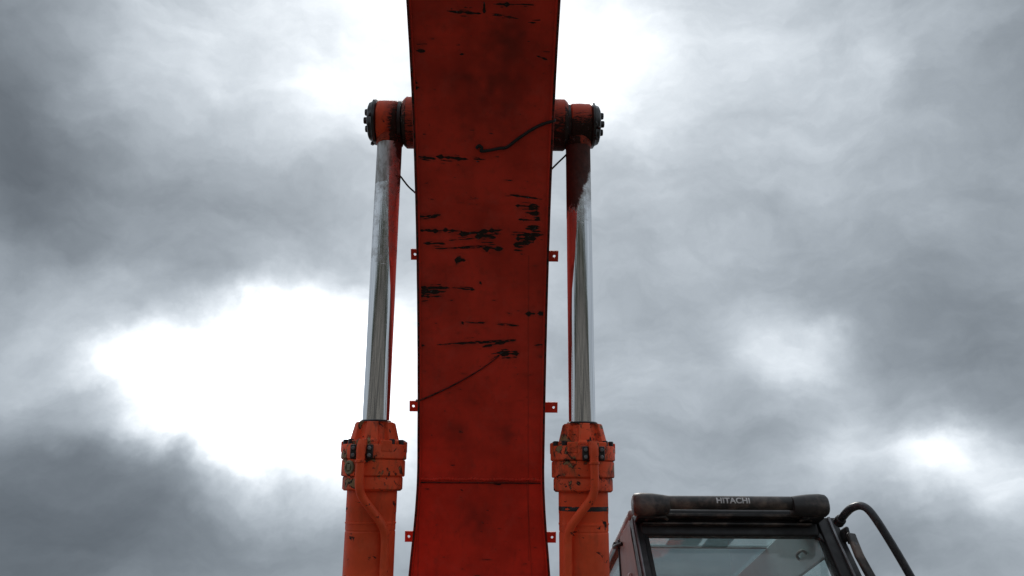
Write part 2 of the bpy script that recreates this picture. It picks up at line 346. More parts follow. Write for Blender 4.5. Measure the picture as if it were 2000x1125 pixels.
# underside plate: dense in the stretch the sky light rakes across, with wear painted from a list of scuffs
STROKES = [(0.05, 3.7755, 0.1289, 3.7755, 0.0096), (0.1289, 3.7755, 0.2166, 3.7755, 0.0048), (-0.1505, 3.8078, -0.016, 3.8173, 0.0072), (0.0348, 3.8212, 0.1457, 3.8345, 0.0048), (0.0039, 3.7678, 0.0039, 3.8154, 0.0084), (0.1995, 3.8497, 0.2262, 3.8516, 0.0072), (-0.2931, 3.9544, -0.2568, 3.9544, 0.0096), (-0.2969, 3.9849, -0.2627, 3.9849, 0.0096), (-0.1057, 3.9944, -0.0921, 3.9944, 0.012), (0.2412, 4.0001, 0.283, 4.0134, 0.0072), (0.2677, 3.9792, 0.2905, 3.9792, 0.0048), (-0.3256, 4.0991, -0.3099, 4.16, 0.0168), (-0.2844, 4.3676, -0.2747, 4.3676, 0.0096), (-0.3143, 4.4742, -0.2293, 4.4875, 0.0072), (-0.2169, 4.4742, -0.0829, 4.4856, 0.012), (-0.0463, 4.4837, 0.0098, 4.4837, 0.0096), (0.1349, 4.657, 0.277, 4.676, 0.0072), (0.1657, 4.7103, 0.2706, 4.7141, 0.0156), (0.245, 4.6893, 0.2625, 4.7788, 0.024), (0.1797, 4.7788, 0.2802, 4.7826, 0.0104), (0.2556, 4.8036, 0.2698, 4.8607, 0.0208), (-0.3171, 4.7712, -0.2142, 4.7617, 0.0104), (-0.3185, 4.8397, -0.1142, 4.8378, 0.013), (-0.1218, 4.8588, 0.0875, 4.834, 0.013), (-0.0334, 4.8645, 0.0576, 4.8683, 0.0208), (-0.1599, 4.8873, -0.0334, 4.8759, 0.0078), (0.1434, 4.855, 0.2999, 4.855, 0.0078), (0.169, 4.8778, 0.2575, 4.8721, 0.0208), (0.1569, 4.9045, 0.2454, 4.8969, 0.0156), (-0.2868, 4.9045, -0.1905, 4.9064, 0.0104), (-0.2364, 4.933, 0.0429, 4.9178, 0.0052), (0.0049, 4.9292, 0.0938, 4.9273, 0.0182), (0.1574, 4.9349, 0.1955, 4.9349, 0.0052), (-0.1349, 4.9863, -0.0916, 4.994, 0.026), (-0.3283, 5.1329, -0.1738, 5.131, 0.0104), (-0.1481, 5.1329, -0.0451, 5.1387, 0.0078), (-0.3286, 5.1577, -0.1919, 5.1501, 0.0156), (-0.321, 5.1729, -0.2695, 5.1786, 0.0156), (-0.3162, 5.2053, -0.2774, 5.1996, 0.0078), (-0.0144, 5.1006, -0.0092, 5.1101, 0.0104), (0.1293, 5.2586, 0.1449, 5.2624, 0.0078), (0.2201, 5.2624, 0.2642, 5.2624, 0.013), (0.285, 5.2624, 0.3212, 5.2605, 0.013), (-0.1013, 5.3081, -0.0961, 5.3214, 0.0104), (-0.0779, 5.3081, 0.0131, 5.31, 0.0039), (0.0678, 5.3195, 0.1823, 5.3252, 0.0052), (-0.2212, 5.43, 0.1654, 5.4052, 0.0065), (0.009, 5.4357, 0.1653, 5.4014, 0.0078), (0.0539, 5.4737, 0.1009, 5.468, 0.0104), (0.0957, 5.4699, 0.1848, 5.4699, 0.0208), (0.2703, 5.4261, 0.3173, 5.4223, 0.0078), (0.2925, 5.4871, 0.3239, 5.4871, 0.0052), (-0.3179, 5.4338, -0.297, 5.4338, 0.0078), (0.0437, 5.508, 0.088, 5.4814, 0.0065), (-0.1028, 6.1915, -0.0948, 6.1972, 0.0078), (0.0618, 6.1553, 0.1044, 6.1611, 0.0078), (0.0057, 6.3591, 0.0165, 6.3667, 0.0078)]
tv = np.r_[np.linspace(0, 3.5, 36)[:-1], np.arange(3.5, 6.85, .0028), np.linspace(6.85, TMAX, 10)]
nx = 136
xs = np.linspace(-1, 1, nx)
U = under(tv); HW = hw(tv)-SIDE+.001
X = xs[None,:]*HW[:,None]/K; T = np.repeat(tv[:,None], nx, 1)
def vnoise(x, y, seed):      # cheap value noise
    xi = np.floor(x).astype(int); yi = np.floor(y).astype(int); fx = x-xi; fy = y-yi; fx = fx*fx*(3-2*fx); fy = fy*fy*(3-2*fy)
    def h(a, b): 
        k = (a*374761393+b*668265263+seed*974711) & 0x7fffffff; k = (k ^ (k >> 13))*1274126177 & 0x7fffffff; return ((k ^ (k >> 16)) & 0xffff)/65535.
    return (h(xi,yi)*(1-fx)+h(xi+1,yi)*fx)*(1-fy)+(h(xi,yi+1)*(1-fx)+h(xi+1,yi+1)*fx)*fy
wear = np.zeros_like(X); grime = np.zeros_like(X)      # grime also gathers as a smudge round each scuff
def stroke(x0, t0, x1, t1, w, amp=1.):
    dx, dt = x1-x0, t1-t0; ln = math.hypot(dx, dt)+1e-6
    r0_, r1_ = np.searchsorted(tv, [min(t0, t1)-.06, max(t0, t1)+.06]); sl = slice(r0_, r1_)
    X_, T_ = X[sl], T[sl]
    a = ((X_-x0)*dx+(T_-t0)*dt)/ln; b = ((X_-x0)*-dt+(T_-t0)*dx)/ln
    sd_ = int(abs(x0*9173+t0*7919)*10)
    b = b+(vnoise(a*30+sd_, a*0, sd_)-.5)*w*.45
    ww = w*.80*(.15+1.35*vnoise(a*60, a*0+3, sd_+1)*vnoise(a*17, a*0+9, sd_+2)**.5)
    end = np.minimum(1, np.minimum(a, ln-a)/max(.012, .18*ln)+.55)
    val = np.clip(1.15-np.abs(b)/np.maximum(ww*np.clip(end, .0, 1), 1e-4)*.62, 0, 1)
    val[(a < -.01) | (a > ln+.01)] = 0
    wear[sl] = np.maximum(wear[sl], val*amp)
    sm = .55*amp*np.exp(-(b/(w*1.6+.003))**2)*np.clip(np.minimum(a+.02, ln+.02-a)/.03, 0, 1)*vnoise(a*26, b*90, sd_+5)
    grime[sl] = np.maximum(grime[sl], sm)
for (x0, t0, x1, t1, w) in STROKES:
    if abs(t1-t0) > 1.5*abs(x1-x0) and w > .015:        # a ragged patch: many short scrapes across it
        for k in range(9):
            q = rng.random(); xc = x0+(x1-x0)*q; tc = t0+(t1-t0)*q
            stroke(xc-rng.uniform(.008,.05), tc, xc+rng.uniform(.004,.02), tc+rng.normal()*.003, rng.uniform(.004,.012))
        continue
    stroke(x0, t0, x1, t1, w)
    ln = math.hypot(x1-x0, t1-t0)
    for k in range(4 if ln > .05 else 0):     # finer parallel scratches beside each scuff
        a, b = sorted(rng.random(2)); off = (rng.random()-.5)*w*3.2
        stroke(x0+(x1-x0)*a, t0+(t1-t0)*a+off, x0+(x1-x0)*b, t0+(t1-t0)*b+off+(rng.random()-.5)*.004, w*.3+.0012, .85)
for k in range(130):                            # stray chips
    x0 = rng.uniform(-.3, .3); t0 = rng.uniform(3.7, 6.8); l = rng.exponential(.012)
    stroke(x0, t0, x0+l, t0+rng.normal()*.002, rng.uniform(.002, .005), .8)
edge = (HW[:,None]/K-np.abs(X)); en = vnoise(T*9, np.sign(X)*3+5, 11)*.7+vnoise(T*40, np.sign(X)*3+5, 12)*.5
np.maximum(wear, np.clip(.95-edge/(.004+.018*np.clip(en-.45, 0, 1)), 0, 1), out=wear)
for (x0, t0, r) in ((-.1324,5.8888,.05),(.1329,5.8945,.05),(-.02,6.35,.10),(.1,3.95,.14),(.02,4.15,.2),(-.1,3.6,.2)):  # soft dark spots, the broad ones near the upper end
    np.maximum(grime, .55*np.exp(-((X-x0)**2+(T-t0)**2)/(r*r))*(.5+vnoise(X*30, T*30, 5)), out=grime)
grime += .30*np.exp(-edge/.02)+.4*np.exp(-((T-(T_SEAM+.012))/.010)**2)*(.4+.9*vnoise(X*25, T*0, 31))  # darker along both edges and in a band just past the seam
for xa, ta, xb, tb in ((.2292,4.96,.2554,6.56),(-.321,6.2,-.3199,6.75),(.24,6.15,.285,6.8)):
    xx = xa+(xb-xa)*(T-ta)/(tb-ta); grime += .5*np.exp(-((X-xx)/.003)**2)*((T > ta) & (T < tb))
grime += .25*np.clip(vnoise(X*14, T*5, 8)-.5, 0, 1)+.2*np.clip(vnoise(X*6, T*40, 9)-.55, 0, 1)
grime = np.clip(grime, 0, 1)
bend = .005*(vnoise(X*5, T*4, 21)-.5)         # plate is not dead flat
NRM = np.gradient(U, tv, axis=0); NRM /= np.hypot(NRM[:,0], NRM[:,1])[:,None]
NY, NZ = -NRM[:,1], NRM[:,0]
vs = np.stack([X*K, U[:,0:1]+(NY[:,None])*(LIP+bend), U[:,1:2]+(NZ[:,None])*(LIP+bend)], -1).reshape(-1, 3)
nr = len(tv); idx = np.arange(nr*nx).reshape(nr, nx)
quads = np.stack([idx[:-1,:-1], idx[1:,:-1], idx[1:,1:], idx[:-1,1:]], -1).reshape(-1, 4)
me = bpy.data.meshes.new('underside_plate'); me.from_pydata(vs.tolist(), [], quads.tolist())
for nm, A in (('wear', wear), ('grime', grime)):
    at = me.attributes.new(nm, 'FLOAT', 'POINT'); at.data.foreach_set('value', A.reshape(-1).astype(np.float32))
me.materials.append(M['boom']); me.shade_smooth()
up = bpy.data.objects.new('underside_plate', me); col.objects.link(up)
# boom body: top plate and inner box
tb = np.linspace(.05, TMAX-.02, 90); b = MB(); vs = []
for t in tb:
    p, tg, nm_ = frame(t); h = hw(t)-SIDE+.0005; th = thick(t)
    for (x, k) in ((-h, .03), (h, .03), (h, th-.012), (-h, th-.012)): vs.append(p+nm_*k+Vector((x,0,0)))
fs = [(0,1,2,3), tuple(len(vs)-4+i for i in (3,2,1,0))]
for j in range(len(tb)-1):
    for i in range(4): fs.append((j*4+i, j*4+(i+1)%4, j*4+4+(i+1)%4, j*4+4+i))
b.add(vs, fs); boom = b.build('boom', M['boom_side'], ex)
boom['label'] = 'dark red box-section boom rising towards the viewer, scuffed underside'
put(up, boom); boom.location.x += .0056
ts = np.linspace(0, TMAX, 140)
for sx in (-1, 1):
    s_ = MB(); vs = []
    for t in ts:
        p, tg, nm_ = frame(t); o1 = hw(t); o0 = o1-SIDE; th = thick(t)
        wob = .0012*math.sin(t*37+sx)+.001*math.sin(t*91)
        for (x, k) in ((o0, wob), (o1, wob), (o1, th), (o0, th)): vs.append(p+nm_*k+Vector((sx*x,0,0)))
    fs = [(0,1,2,3), tuple(len(vs)-4+i for i in (3,2,1,0))]
    for j in range(len(ts)-1):
        for i in range(4): fs.append((j*4+i, j*4+(i+1)%4, j*4+4+(i+1)%4, j*4+4+i))
    s_.add(vs, fs); so_ = s_.build('side_plate', M['boom_side'], boom, bevel=.003)
    so_.data.materials.append(M['edge'])
    for f_ in so_.data.polygons:
        if len(f_.vertices) == 4 and all(v_ % 4 in (0, 1) for v_ in f_.vertices): f_.material_index = 1
    # weld bead along the inside corner
    w = MB(); w.tube([frame(t)[0]+frame(t)[2]*(LIP-.001)+Vector((sx*(hw(t)-SIDE-.002+.0012*random.random()),0,0)) for t in np.linspace(3.2, 6.95, 260)], .0055, 6)
    w.build('edge_weld', M['boom_side'], boom)
# transverse seam between the plate and the cast foot
w = MB(); hh = hw(T_SEAM)-SIDE-.004
p, tg, nm_ = frame(T_SEAM)
w.tube([p+nm_*(LIP+.001)+tg*(.0022*math.sin(x*47)+.002*random.random())+Vector((x,0,0)) for x in np.linspace(-hh, hh, 120)], .006, 8, rfn=lambda k: .0062+.0016*math.sin(k*240)+.0012*math.sin(k*61))
w.build('seam_weld', M['boom_side'], boom)
w = MB(); w.box(p+tg*.018+nm_*(LIP-.001), (hh,0,0), tg*.003, nm_*.003); w.build('seam_backing_strip', M['edge'], boom, bevel=.002)
# hose clip tabs welded on the side plates, each with a hole
def tab(sx, t, reach, half=.026):
    p, tg, nm_ = frame(t); x0 = hw(t)-.004; x1 = hw(t)+reach; c = p+nm_*.05; cx = x1-.019; rr = .0065; tk = .004
    outer = []; inner = []; n = 24
    ccx, hx = (x0+x1)/2, (x1-x0)/2
    for i in range(n):
        a = 2*math.pi*i/n; inner.append((cx+rr*math.cos(a), rr*math.sin(a)))
        ca, sa = math.cos(a), math.sin(a); k = min((((x1-cx) if ca > 0 else (cx-x0))/abs(ca)) if abs(ca) > 1e-6 else 9, half/abs(sa) if abs(sa) > 1e-6 else 9)
        outer.append((cx+k*ca, k*sa))
    for (qx, qy) in ((x1, half), (x1, -half), (x0, half), (x0, -half)):
        j = min(range(n), key=lambda i: (outer[i][0]-qx)**2+(outer[i][1]-qy)**2); outer[j] = (qx, qy)
    b = MB(); vs = []
    for z in (-tk, tk):
        for L_ in (outer, inner):
            for (x, y) in L_: vs.append(c+nm_*z+tg*y+Vector((sx*x,0,0)))
    fs = []
    for i in range(n):
        j = (i+1) % n
        fs += [(i,j,n+j,n+i), (2*n+i,3*n+i,3*n+j,2*n+j), (i,2*n+i,2*n+j,j), (n+i,n+j,3*n+j,3*n+i)]
    b.add(vs, fs); return b.build('hose_clip_tab', M['boom_side'], boom, smooth=0)
for (t, l, r) in ((4.972,.030,.046),(5.764,.043,.062),(6.446,.040,.044)):
    tab(-1, t, l); tab(1, t, r)
# grease hose, and a thin tapering tube along a dark diagonal line
def on_under(x, t, lift): p, tg, nm_ = frame(t); return p+nm_*(LIP-lift)+Vector((x*K,0,0))
HOSE = [(-0.0341, 4.4304), (-0.0196, 4.4171), (-0.0074, 4.4285), (-0.0098, 4.4437), (0.0339, 4.438), (0.0774, 4.4285), (0.1113, 4.4228), (0.1589, 4.3847), (0.218, 4.3428), (0.272, 4.3124), (0.3239, 4.2952)]
b = MB(); b.tube(smooth_path([on_under(x, t, .007) for x, t in HOSE]+[on_under(.331, 4.291, .002)], 6), .007, 10); b.build('grease_hose', M['rubber'], boom)
DARK_LINE = [(-0.3264, 5.7251), (-0.2525, 5.6927), (-0.1814, 5.6584), (-0.1078, 5.6184), (-0.0292, 5.5708), (0.036, 5.5252), (0.088, 5.4833)]
b = MB(); b.tube(smooth_path([on_under(-.338, 5.728, -.02)]+[on_under(x, t, .004) for x, t in DARK_LINE], 6), .005, 8, rfn=lambda k: .0052-.0030*k); b.build('thin_dark_line', M['edge'], boom)

# ------------------------------------------------------------------ boom cylinders
AX_O = Vector((0, 3.1198, 3.3104)); AX = Vector((0, -.3367, .9416)).normalized(); E2 = Vector((0, -.9416, -.3367)).normalized()   # E2 faces the viewer
S_PIN = 1.195; CX = .465
PIN = AX_O+AX*S_PIN
def cyl(side):
    o = AX_O+Vector((side*CX,0,0)); xin = Vector((-side,0,0)); xout = -xin      # xin: towards the boom
    def pt(s, out=0., front=0.): return o+AX*s+xout*out+E2*front
    b = MB()
    prof = [(-2.25,.085),(-2.24,.112),(-1.9,.112),(-1.895,.108),(-.745,.108)]
    prof += [(-.743,.1065),(-.738,.1065),(-.736,.108),(-.665,.108),(-.663,.109),(-.57,.109)]
    b.lathe(o, AX, prof, 56, e1=(1,0,0)); body = b.build('boom_cylinder', M['cyl'], ex)
    body['label'] = ('left' if side < 0 else 'right')+' hydraulic boom cylinder with orange barrel and chrome rod'
    # foot eye
    b = MB(); f = pt(-2.36); b.lathe(f, (1,0,0), [(-.07,.10),(-.065,.105),(.065,.105),(.07,.10)], 32); b.build('foot_eye', M['cyl'], body)
    # gland rings
    b = MB(); b.lathe(o, AX, [(-.574,.122),(-.566,.131),(-.520,.131),(-.511,.127)], 56, e1=(1,0,0)); b.build('gland_collar', M['gland'], body)
    b = MB(); b.lathe(o, AX, [(-.513,.135),(-.508,.139),(-.447,.139),(-.443,.136)], 56, e1=(1,0,0)); b.build('gland_ring', M['gland'], body)
    def lug(th, d): return 1.0
    b = MB(); b.lathe(o, AX, [(-.441,.138),(-.436,.1435),(-.384,.1435),(-.377,.139),(-.377,.09)], 56, e1=(1,0,0)); b.build('gland_flange', M['gland'], body)
    # faceted head with pockets for the bolts
    nl = 6
    def fac(th, d):
        k = math.cos(nl*(th-math.pi/2)); return 1.0 if k > -.25 else .76
    b = MB(); b.lathe(o, AX, [(-.378,.121),(-.362,.119),(-.352,.108),(-.284,.091),(-.278,.087),(-.278,.066)], 72, e1=(1,0,0), rmod=lambda th, d: fac(th, d) if d < -.283 else .5+.5*fac(th, d)); b.build('gland_head', M['gland'], body, smooth=25, bevel=.002)
    b = MB(); b.lathe(o, AX, [(-.279,.068),(-.272,.070),(-.268,.064)], 40, e1=(1,0,0)); b.build('wiper_seal', M['grease'], body)
    for k in range(12):
        th = math.pi/2+(k+.5)*2*math.pi/12
        c = o+(Vector((1,0,0))*math.cos(th)+E2*-math.sin(th)*-1)*.126
        if abs(math.cos(th)) < .30 and math.sin(th) > 0: continue
        b = MB(); b.lathe(c, AX, [(-.378,.0125),(-.358,.0125),(-.355,.010)], 10); b.build('bolt', M['grease'], body)
    # raised lugs at the flange top
    for k in range(6):
        th = math.pi/2+k*2*math.pi/6+(.52 if k % 2 else .42)
        dr = Vector((1,0,0))*math.cos(th)+E2*math.sin(th); tn = Vector((1,0,0))*-math.sin(th)+E2*math.cos(th)
        b = MB(); b.box(o+dr*.129+AX*-.386, dr*.016, tn*.024, AX*.024); b.build('flange_lug', M['gland'], body, bevel=.004)
    # port block, clamp and oil pipe down the front
    pf = .165
    b = MB(); b.box(pt(-.392, .03, .148), xout*.021, E2*.026, AX*.032); b.build('port_block', M['gland'], body, bevel=.006)
    for q in (-1, 1):
        b = MB(); b.box(pt(-.412, .03+q*.034, .146), xout*.014, E2*.014, AX*.030); cl = b.build('pipe_clamp', M['grease'], body, bevel=.004)
        for zz in (-.397, -.427):
            b = MB(); b.lathe(pt(zz, .03+q*.034, .156), E2, [(0,.0085),(.012,.0085),(.014,.006)], 8); b.build('bolt', M['steelgrey'], body)
    path = [pt(-.368, .03, .160), pt(-.40, .03, .172), pt(-.46, .03, .172), pt(-.53, .031, .170), pt(-.565, .028, .166), pt(-.60, .016, .155), pt(-.65, -.022, .141), pt(-.695, -.056, .128), pt(-.725, -.073, .120), pt(-.76, -.080, .112), pt(-.82, -.081, .109), pt(-1.2, -.081, .109), pt(-1.9, -.081, .109)]
    b = MB(); b.tube(smooth_path(path, 7), .0182, 16); b.build('oil_pipe', M['cyl'], body)
    b = MB(); b.lathe(pt(-.452, .03, .172), AX, [(-.006,.0195),(-.004,.0225),(.004,.0225),(.006,.0195)], 16); b.build('pipe_collar', M['gland'], body)
    if side < 0:
        th = R(128); dr = Vector((1,0,0))*math.cos(th)+E2*math.sin(th)
        b = MB(); b.lathe(o+AX*-.477+dr*.134, dr, [(0,.030),(.008,.030),(.011,.026),(.011,.019),(.006,.019)], 24); pl = b.build('port_plug', M['brass'], body)
        b = MB(); b.box(o+AX*-.477+dr*.142, (dr.cross(AX))*.012, AX*.014, dr*.004); b.build('plug_head', M['brass'], body, bevel=.003)
    else:
        b = MB(); b.lathe(o, AX, [(-.655,.1075),(-.653,.1093),(-.645,.1096),(-.634,.1093),(-.632,.1075)], 90, e1=(1,0,0), rmod=lambda th, d: 1.0+.012*min(0, mnoise.noise(Vector((math.cos(th)*5, math.sin(th)*5, d*120)))+.05)); b.build('bare_band', M['grease'], body)
    b = MB(); b.lathe(o, AX, [(-.712,.1082),(-.711,.1100),(-.704,.1100),(-.703,.1082)], 56, e1=(1,0,0)); b.build('weld_ring', M['cyl'], body)
    # rod
    def front_th(th): return th            # 0 = +X, pi/2 = away from viewer or towards it, see e1/e2 below
    line = .447 if side < 0 else .665
    def dull(d, th):
        v = np.clip((d-line)/.01, 0, 1)*(.42+.25*np.clip((d-.75)/.3, 0, 1))
        out = math.cos(th)*side            # +1 on the outer side
        if side < 0 and d > .86: v = max(v, .9*np.clip((out+.35)/.4, 0, 1))
        return float(v)
    def grease_and_reflection(d, th):
        out = math.cos(th)*side; v = 0.
        if side < 0:
            if d > .45: v = np.clip((-out-.15)*1.1, 0, 1)*np.clip((d-.55)/.35, 0, 1)*.62+.25*np.clip((d-.95)/.1, 0, 1)*(out < .2)  # inner side: oil leak plus a painted reflection of the boom
        else:
            k = np.clip((d-.62)/.36, 0, 1); v = np.clip(k*1.55-np.clip(out-.1+.55*(1-k), 0, 2)*1.0, 0, 1) if d > .66 else 0
        if abs(d-line) < .003: v = max(v, .42)
        return float(v)
    b = MB(); b.lathe(o, AX, [(s, .0605) for s in np.r_[-.34, np.linspace(-.28, 1.08, 272)]], 64, e1=(1,0,0), fn={'dull': dull, 'wear': grease_and_reflection}); b.build('piston_rod', M['chrome'], body)
    b = MB(); b.lathe(o, AX, [(1.072,.061),(1.078,.066),(1.11,.069),(1.17,.080)], 40, e1=(1,0,0), fn={'wear': lambda d, th: .42 if math.cos(th)*side > 0 else .7, 'grime': lambda d, th: .5}); b.build('rod_neck', M['eye'], body)
    # rod eye, seal, end plate and bolts on the pin
    c = PIN
    def xl(name, prof, mat, n=48, bev=0, **kw):
        b = MB(); b.lathe(c, (side,0,0), prof, n, e1=(0,0,1), **kw); return b.build(name, mat, body, bevel=bev)
    def soil(d, th):
        low = -math.cos(th); inn = np.clip((.49-d)/.05, 0, 1)
        return float(np.clip((.15+.75*inn*(.6+.4*low)) if side < 0 else (.30+.65*low), 0, 1))
    def ep(a): return [(d, np.interp(d, [q[0] for q in a], [q[1] for q in a])) for d in np.linspace(a[0][0], a[-1][0], 26)]
    sfn = {'wear': soil, 'grime': lambda d, th: soil(d, th)*.6}
    xl('rod_eye', ep([(.424,.10),(.430,.106),(.47,.108),(.52,.106),(.531,.100)]), M['eye'], 72, fn=sfn)
    lump = lambda th, d: 1+.07*mnoise.noise(Vector((math.cos(th)*3, math.sin(th)*3, d*40)))
    xl('dust_seal', [(.404,.098),(.408,.104),(.422,.106),(.427,.099)], M['grease'], rmod=lump)
    xl('pin_end_plate', [(.526,.104),(.533,.112),(.546,.110),(.551,.100),(.566,.094),(.572,.082)], M['grease'], rmod=lump)
    for k in range(4):
        a = R(45+90*k); q = c+Vector((side*.568, math.cos(a)*.040, math.sin(a)*.040+.01))
        b = MB(); b.lathe(q, (side,0,0), [(0,.019),(.020,.019),(.025,.015)], 6); b.build('bolt', M['grease'], body, smooth=0)
    # curled flakes of dried grease hanging off the plate rim
    for k in range(5):
        a = R(random.uniform(200, 330)); q = c+Vector((side*random.uniform(.535,.56), math.cos(a)*.103, math.sin(a)*.103))
        b = MB(); b.lathe(q, (side*.5+random.uniform(-.3,.3), random.uniform(-.4,.4), -.8), [(-.012,.004),(.0,.009),(.014,.003)], 7); b.build('grease_clump', M['grease'], body)
    # thin lubrication line from the eye to the boom
    zs = (4.1634, 4.0661) if side < 0 else (4.271, 4.1737); ya = 2.82 if side < 0 else 2.762
    b = MB(); b.tube(smooth_path([(side*.43, ya, zs[0]+.045), (side*.40, ya, zs[0]), (side*.362, ya, zs[0]-.056 if side < 0 else zs[0]-.048), (side*.325, ya, zs[1]), (side*.30, ya+.02, zs[1]-.02)], 8), .0045, 8); b.build('lubrication_line', M['rubber'], body)
for sd_ in (-1, 1): cyl(sd_)
# pin bosses on the boom
for sx in (-1, 1):
    b = MB(); b.lathe(PIN, (sx,0,0), [(d, .127 if d < .39 else .127-(d-.39)) for d in np.linspace(.292,.405,22)], 64, e1=(0,0,1), fn={'wear': lambda d, th: float(np.clip(.28-.45*math.cos(th)*(1 if sx > 0 else .6)+(.25 if d > .385 else 0), 0, 1)), 'grime': lambda d, th: float(np.clip(.3-.5*math.cos(th), 0, 1))}); b.build('pin_boss', M['eye'], boom)

# ------------------------------------------------------------------ cab
CXC = 1.2437; XL, XR = .772, 1.722
front = [(3.88,2.835),(3.862,2.78),(3.84,2.726),(3.745,2.518),(3.668,2.25),(3.625,1.95),(3.62,1.25)]      # y, z of the front face
def fy(z): a = sorted((q[1], q[0]) for q in front); return float(np.interp(z, [q[0] for q in a], [q[1] for q in a]))
b = MB()          # floor box and lower shell
b.prism([(XL,3.63,1.25),(XL,5.4,1.25),(XL,5.4,1.95),(XL,3.66,1.75)], (XR-XL,0,0))
cab = b.build('cab', M['black'], ex, bevel=.02); cab['label'] = 'black operator cab with visor bar and green-tinted windscreen'
def bar(name, pts, hx, depth, mat, x, lean=0, bev=.006):     # upright bar following points (y, z); half width hx, depth back from the face
    b = MB(); vs = []; n = len(pts)
    for i, (y, z) in enumerate(pts):
        xx = x+lean*(2.8-z)
        for (dx, dy) in ((-hx,0),(hx,0),(hx,depth),(-hx,depth)): vs.append((xx+dx, y+dy, z))
    fs = [(3,2,1,0), tuple((n-1)*4+k for k in range(4))]
    for i in range(n-1):
        for k in range(4): fs.append((i*4+k, i*4+(k+1)%4, i*4+4+(k+1)%4, i*4+4+k))
    b.add(vs, fs); return b.build(name, mat, cab, bevel=bev)
zz = [2.84,2.80,2.76,2.70,2.62,2.52,2.40,2.25,2.1,1.95,1.7]
bar('front_pillar', [(fy(z)-.012, z) for z in zz], .024, .10, M['black'], .796)
bar('front_pillar', [(fy(z)-.012, z) for z in zz], .052, .10, M['black'], 1.766)
bar('pillar_trim', [(fy(z)-.026, z) for z in zz], .006, .02, M['steelgrey'], 1.775, bev=.002)
bar('pillar_trim', [(fy(z)-.026, z) for z in zz], .0045, .02, M['steelgrey'], .782, bev=.002)
bar('windscreen_seal', [(fy(z)+.004, z) for z in zz], .012, .05, M['rubber'], .832, bev=.004)
bar('windscreen_seal', [(fy(z)+.004, z) for z in zz], .010, .05, M['rubber'], 1.714, bev=.004)
# rounded upper corners of the windscreen frame
for sx, xa in ((1, .818), (-1, 1.712)):
    pts = [(xa, 0), (xa+sx*.07, 0)]+[(xa+sx*(.07-.07*math.sin(a)), -(.055-.055*math.cos(a))) for a in np.linspace(.1, math.pi/2, 8)]
    z0 = 2.752
    b = MB(); b.prism([(x, fy(z0+dz)-.004, z0+dz) for x, dz in pts], (0,.05,0)); b.build('frame_corner', M['black'], cab)
# header
b = MB(); b.prism([(XL+.03, 3.848,2.872),(XL+.03,3.94,2.885),(XL+.03,3.93,2.745),(XL+.03,3.836,2.735)], (XR-XL-.05,0,0)); b.build('front_header', M['black'], cab, bevel=.012, segs=3)
b = MB(); b.abox(XL+.10, XR-.09, 3.78, 3.87, 2.815, 2.829); b.build('visor_ledge', M['visor'], cab, bevel=.003)
b = MB(); b.abox(XL+.04, XR-.06, 3.805, 3.86, 2.782, 2.792); b.build('header_strip', M['visor'], cab, bevel=.003)
for xa, xb in ((XL+.055,.935),(1.60,XR-.065)):
    b = MB(); b.tube(smooth_path([(xa,3.80,2.80),(xa+.03,3.775,2.806),((xa+xb)/2,3.765,2.803),(xb-.02,3.77,2.808),(xb,3.80,2.802)], 6), .007, 8); b.build('visor_bracket', M['visor'], cab)
# visor bar with tapered end caps
VB = Vector((0, 3.752, 2.873))
b = MB(); b.lathe(VB, (1,0,0), [(.92,.0335),(1.2,.034),(1.58,.0335)], 28, e1=(0,0,1)); vis = b.build('visor_bar', M['visor'], cab)
for sx, x0 in ((1, .757), (-1, 1.733)):
    b = MB(); b.lathe(VB+Vector((x0,0,-.012)), (sx,0,0), [(0,.030),(.004,.044),(.014,.052),(.04,.0555),(.10,.053),(.15,.047),(.178,.043),(.181,.036)], 32, e1=(0,0,1), rmod=lambda th, d: 1+.07*abs(math.sin(2*th))); b.build('visor_end_cap', M['visor'], cab)
    b = MB(); b.abox(min(x0+sx*.02, x0+sx*.13), max(x0+sx*.02, x0+sx*.13), 3.76, 3.88, 2.80, 2.845); b.build('visor_bracket', M['black'], cab, bevel=.008)
# maker's name on the visor bar
fc = bpy.data.curves.new('lettering', 'FONT'); fc.body = 'HITACHI'; fc.size = .040; fc.align_x = 'CENTER'; fc.offset = .0013; fc.space_character = 1.05
fo = bpy.data.objects.new('lettering', fc); col.objects.link(fo); bpy.context.view_layer.update()
lm = bpy.data.meshes.new_from_object(fo.evaluated_get(bpy.context.evaluated_depsgraph_get())); bpy.data.objects.remove(fo)
bm = bmesh.new(); bm.from_mesh(lm); 
for k in range(1, 10): bmesh.ops.bisect_plane(bm, geom=bm.verts[:]+bm.edges[:]+bm.faces[:], plane_co=(0, .030*k/10, 0), plane_no=(0,1,0))
bmesh.ops.triangulate(bm, faces=bm.faces)
xw = max(v.co.x for v in bm.verts)-min(v.co.x for v in bm.verts); yh = max(v.co.y for v in bm.verts)
rr = .0356; cxl = .757+(1429.5-1233)/385*.976
for v in bm.verts:
    a = R(4)+(v.co.y-yh/2)/yh*.0285/rr
    v.co = VB+Vector((cxl+v.co.x/xw*.166, -math.cos(a)*rr, math.sin(a)*rr))
bm.to_mesh(lm); bm.free(); lm.name = 'lettering'; lm.materials.clear(); lm.materials.append(M['letter'])
lo = bpy.data.objects.new('lettering', lm); col.objects.link(lo); put(lo, cab); lo['label'] = 'pale HITACHI lettering on the visor bar'
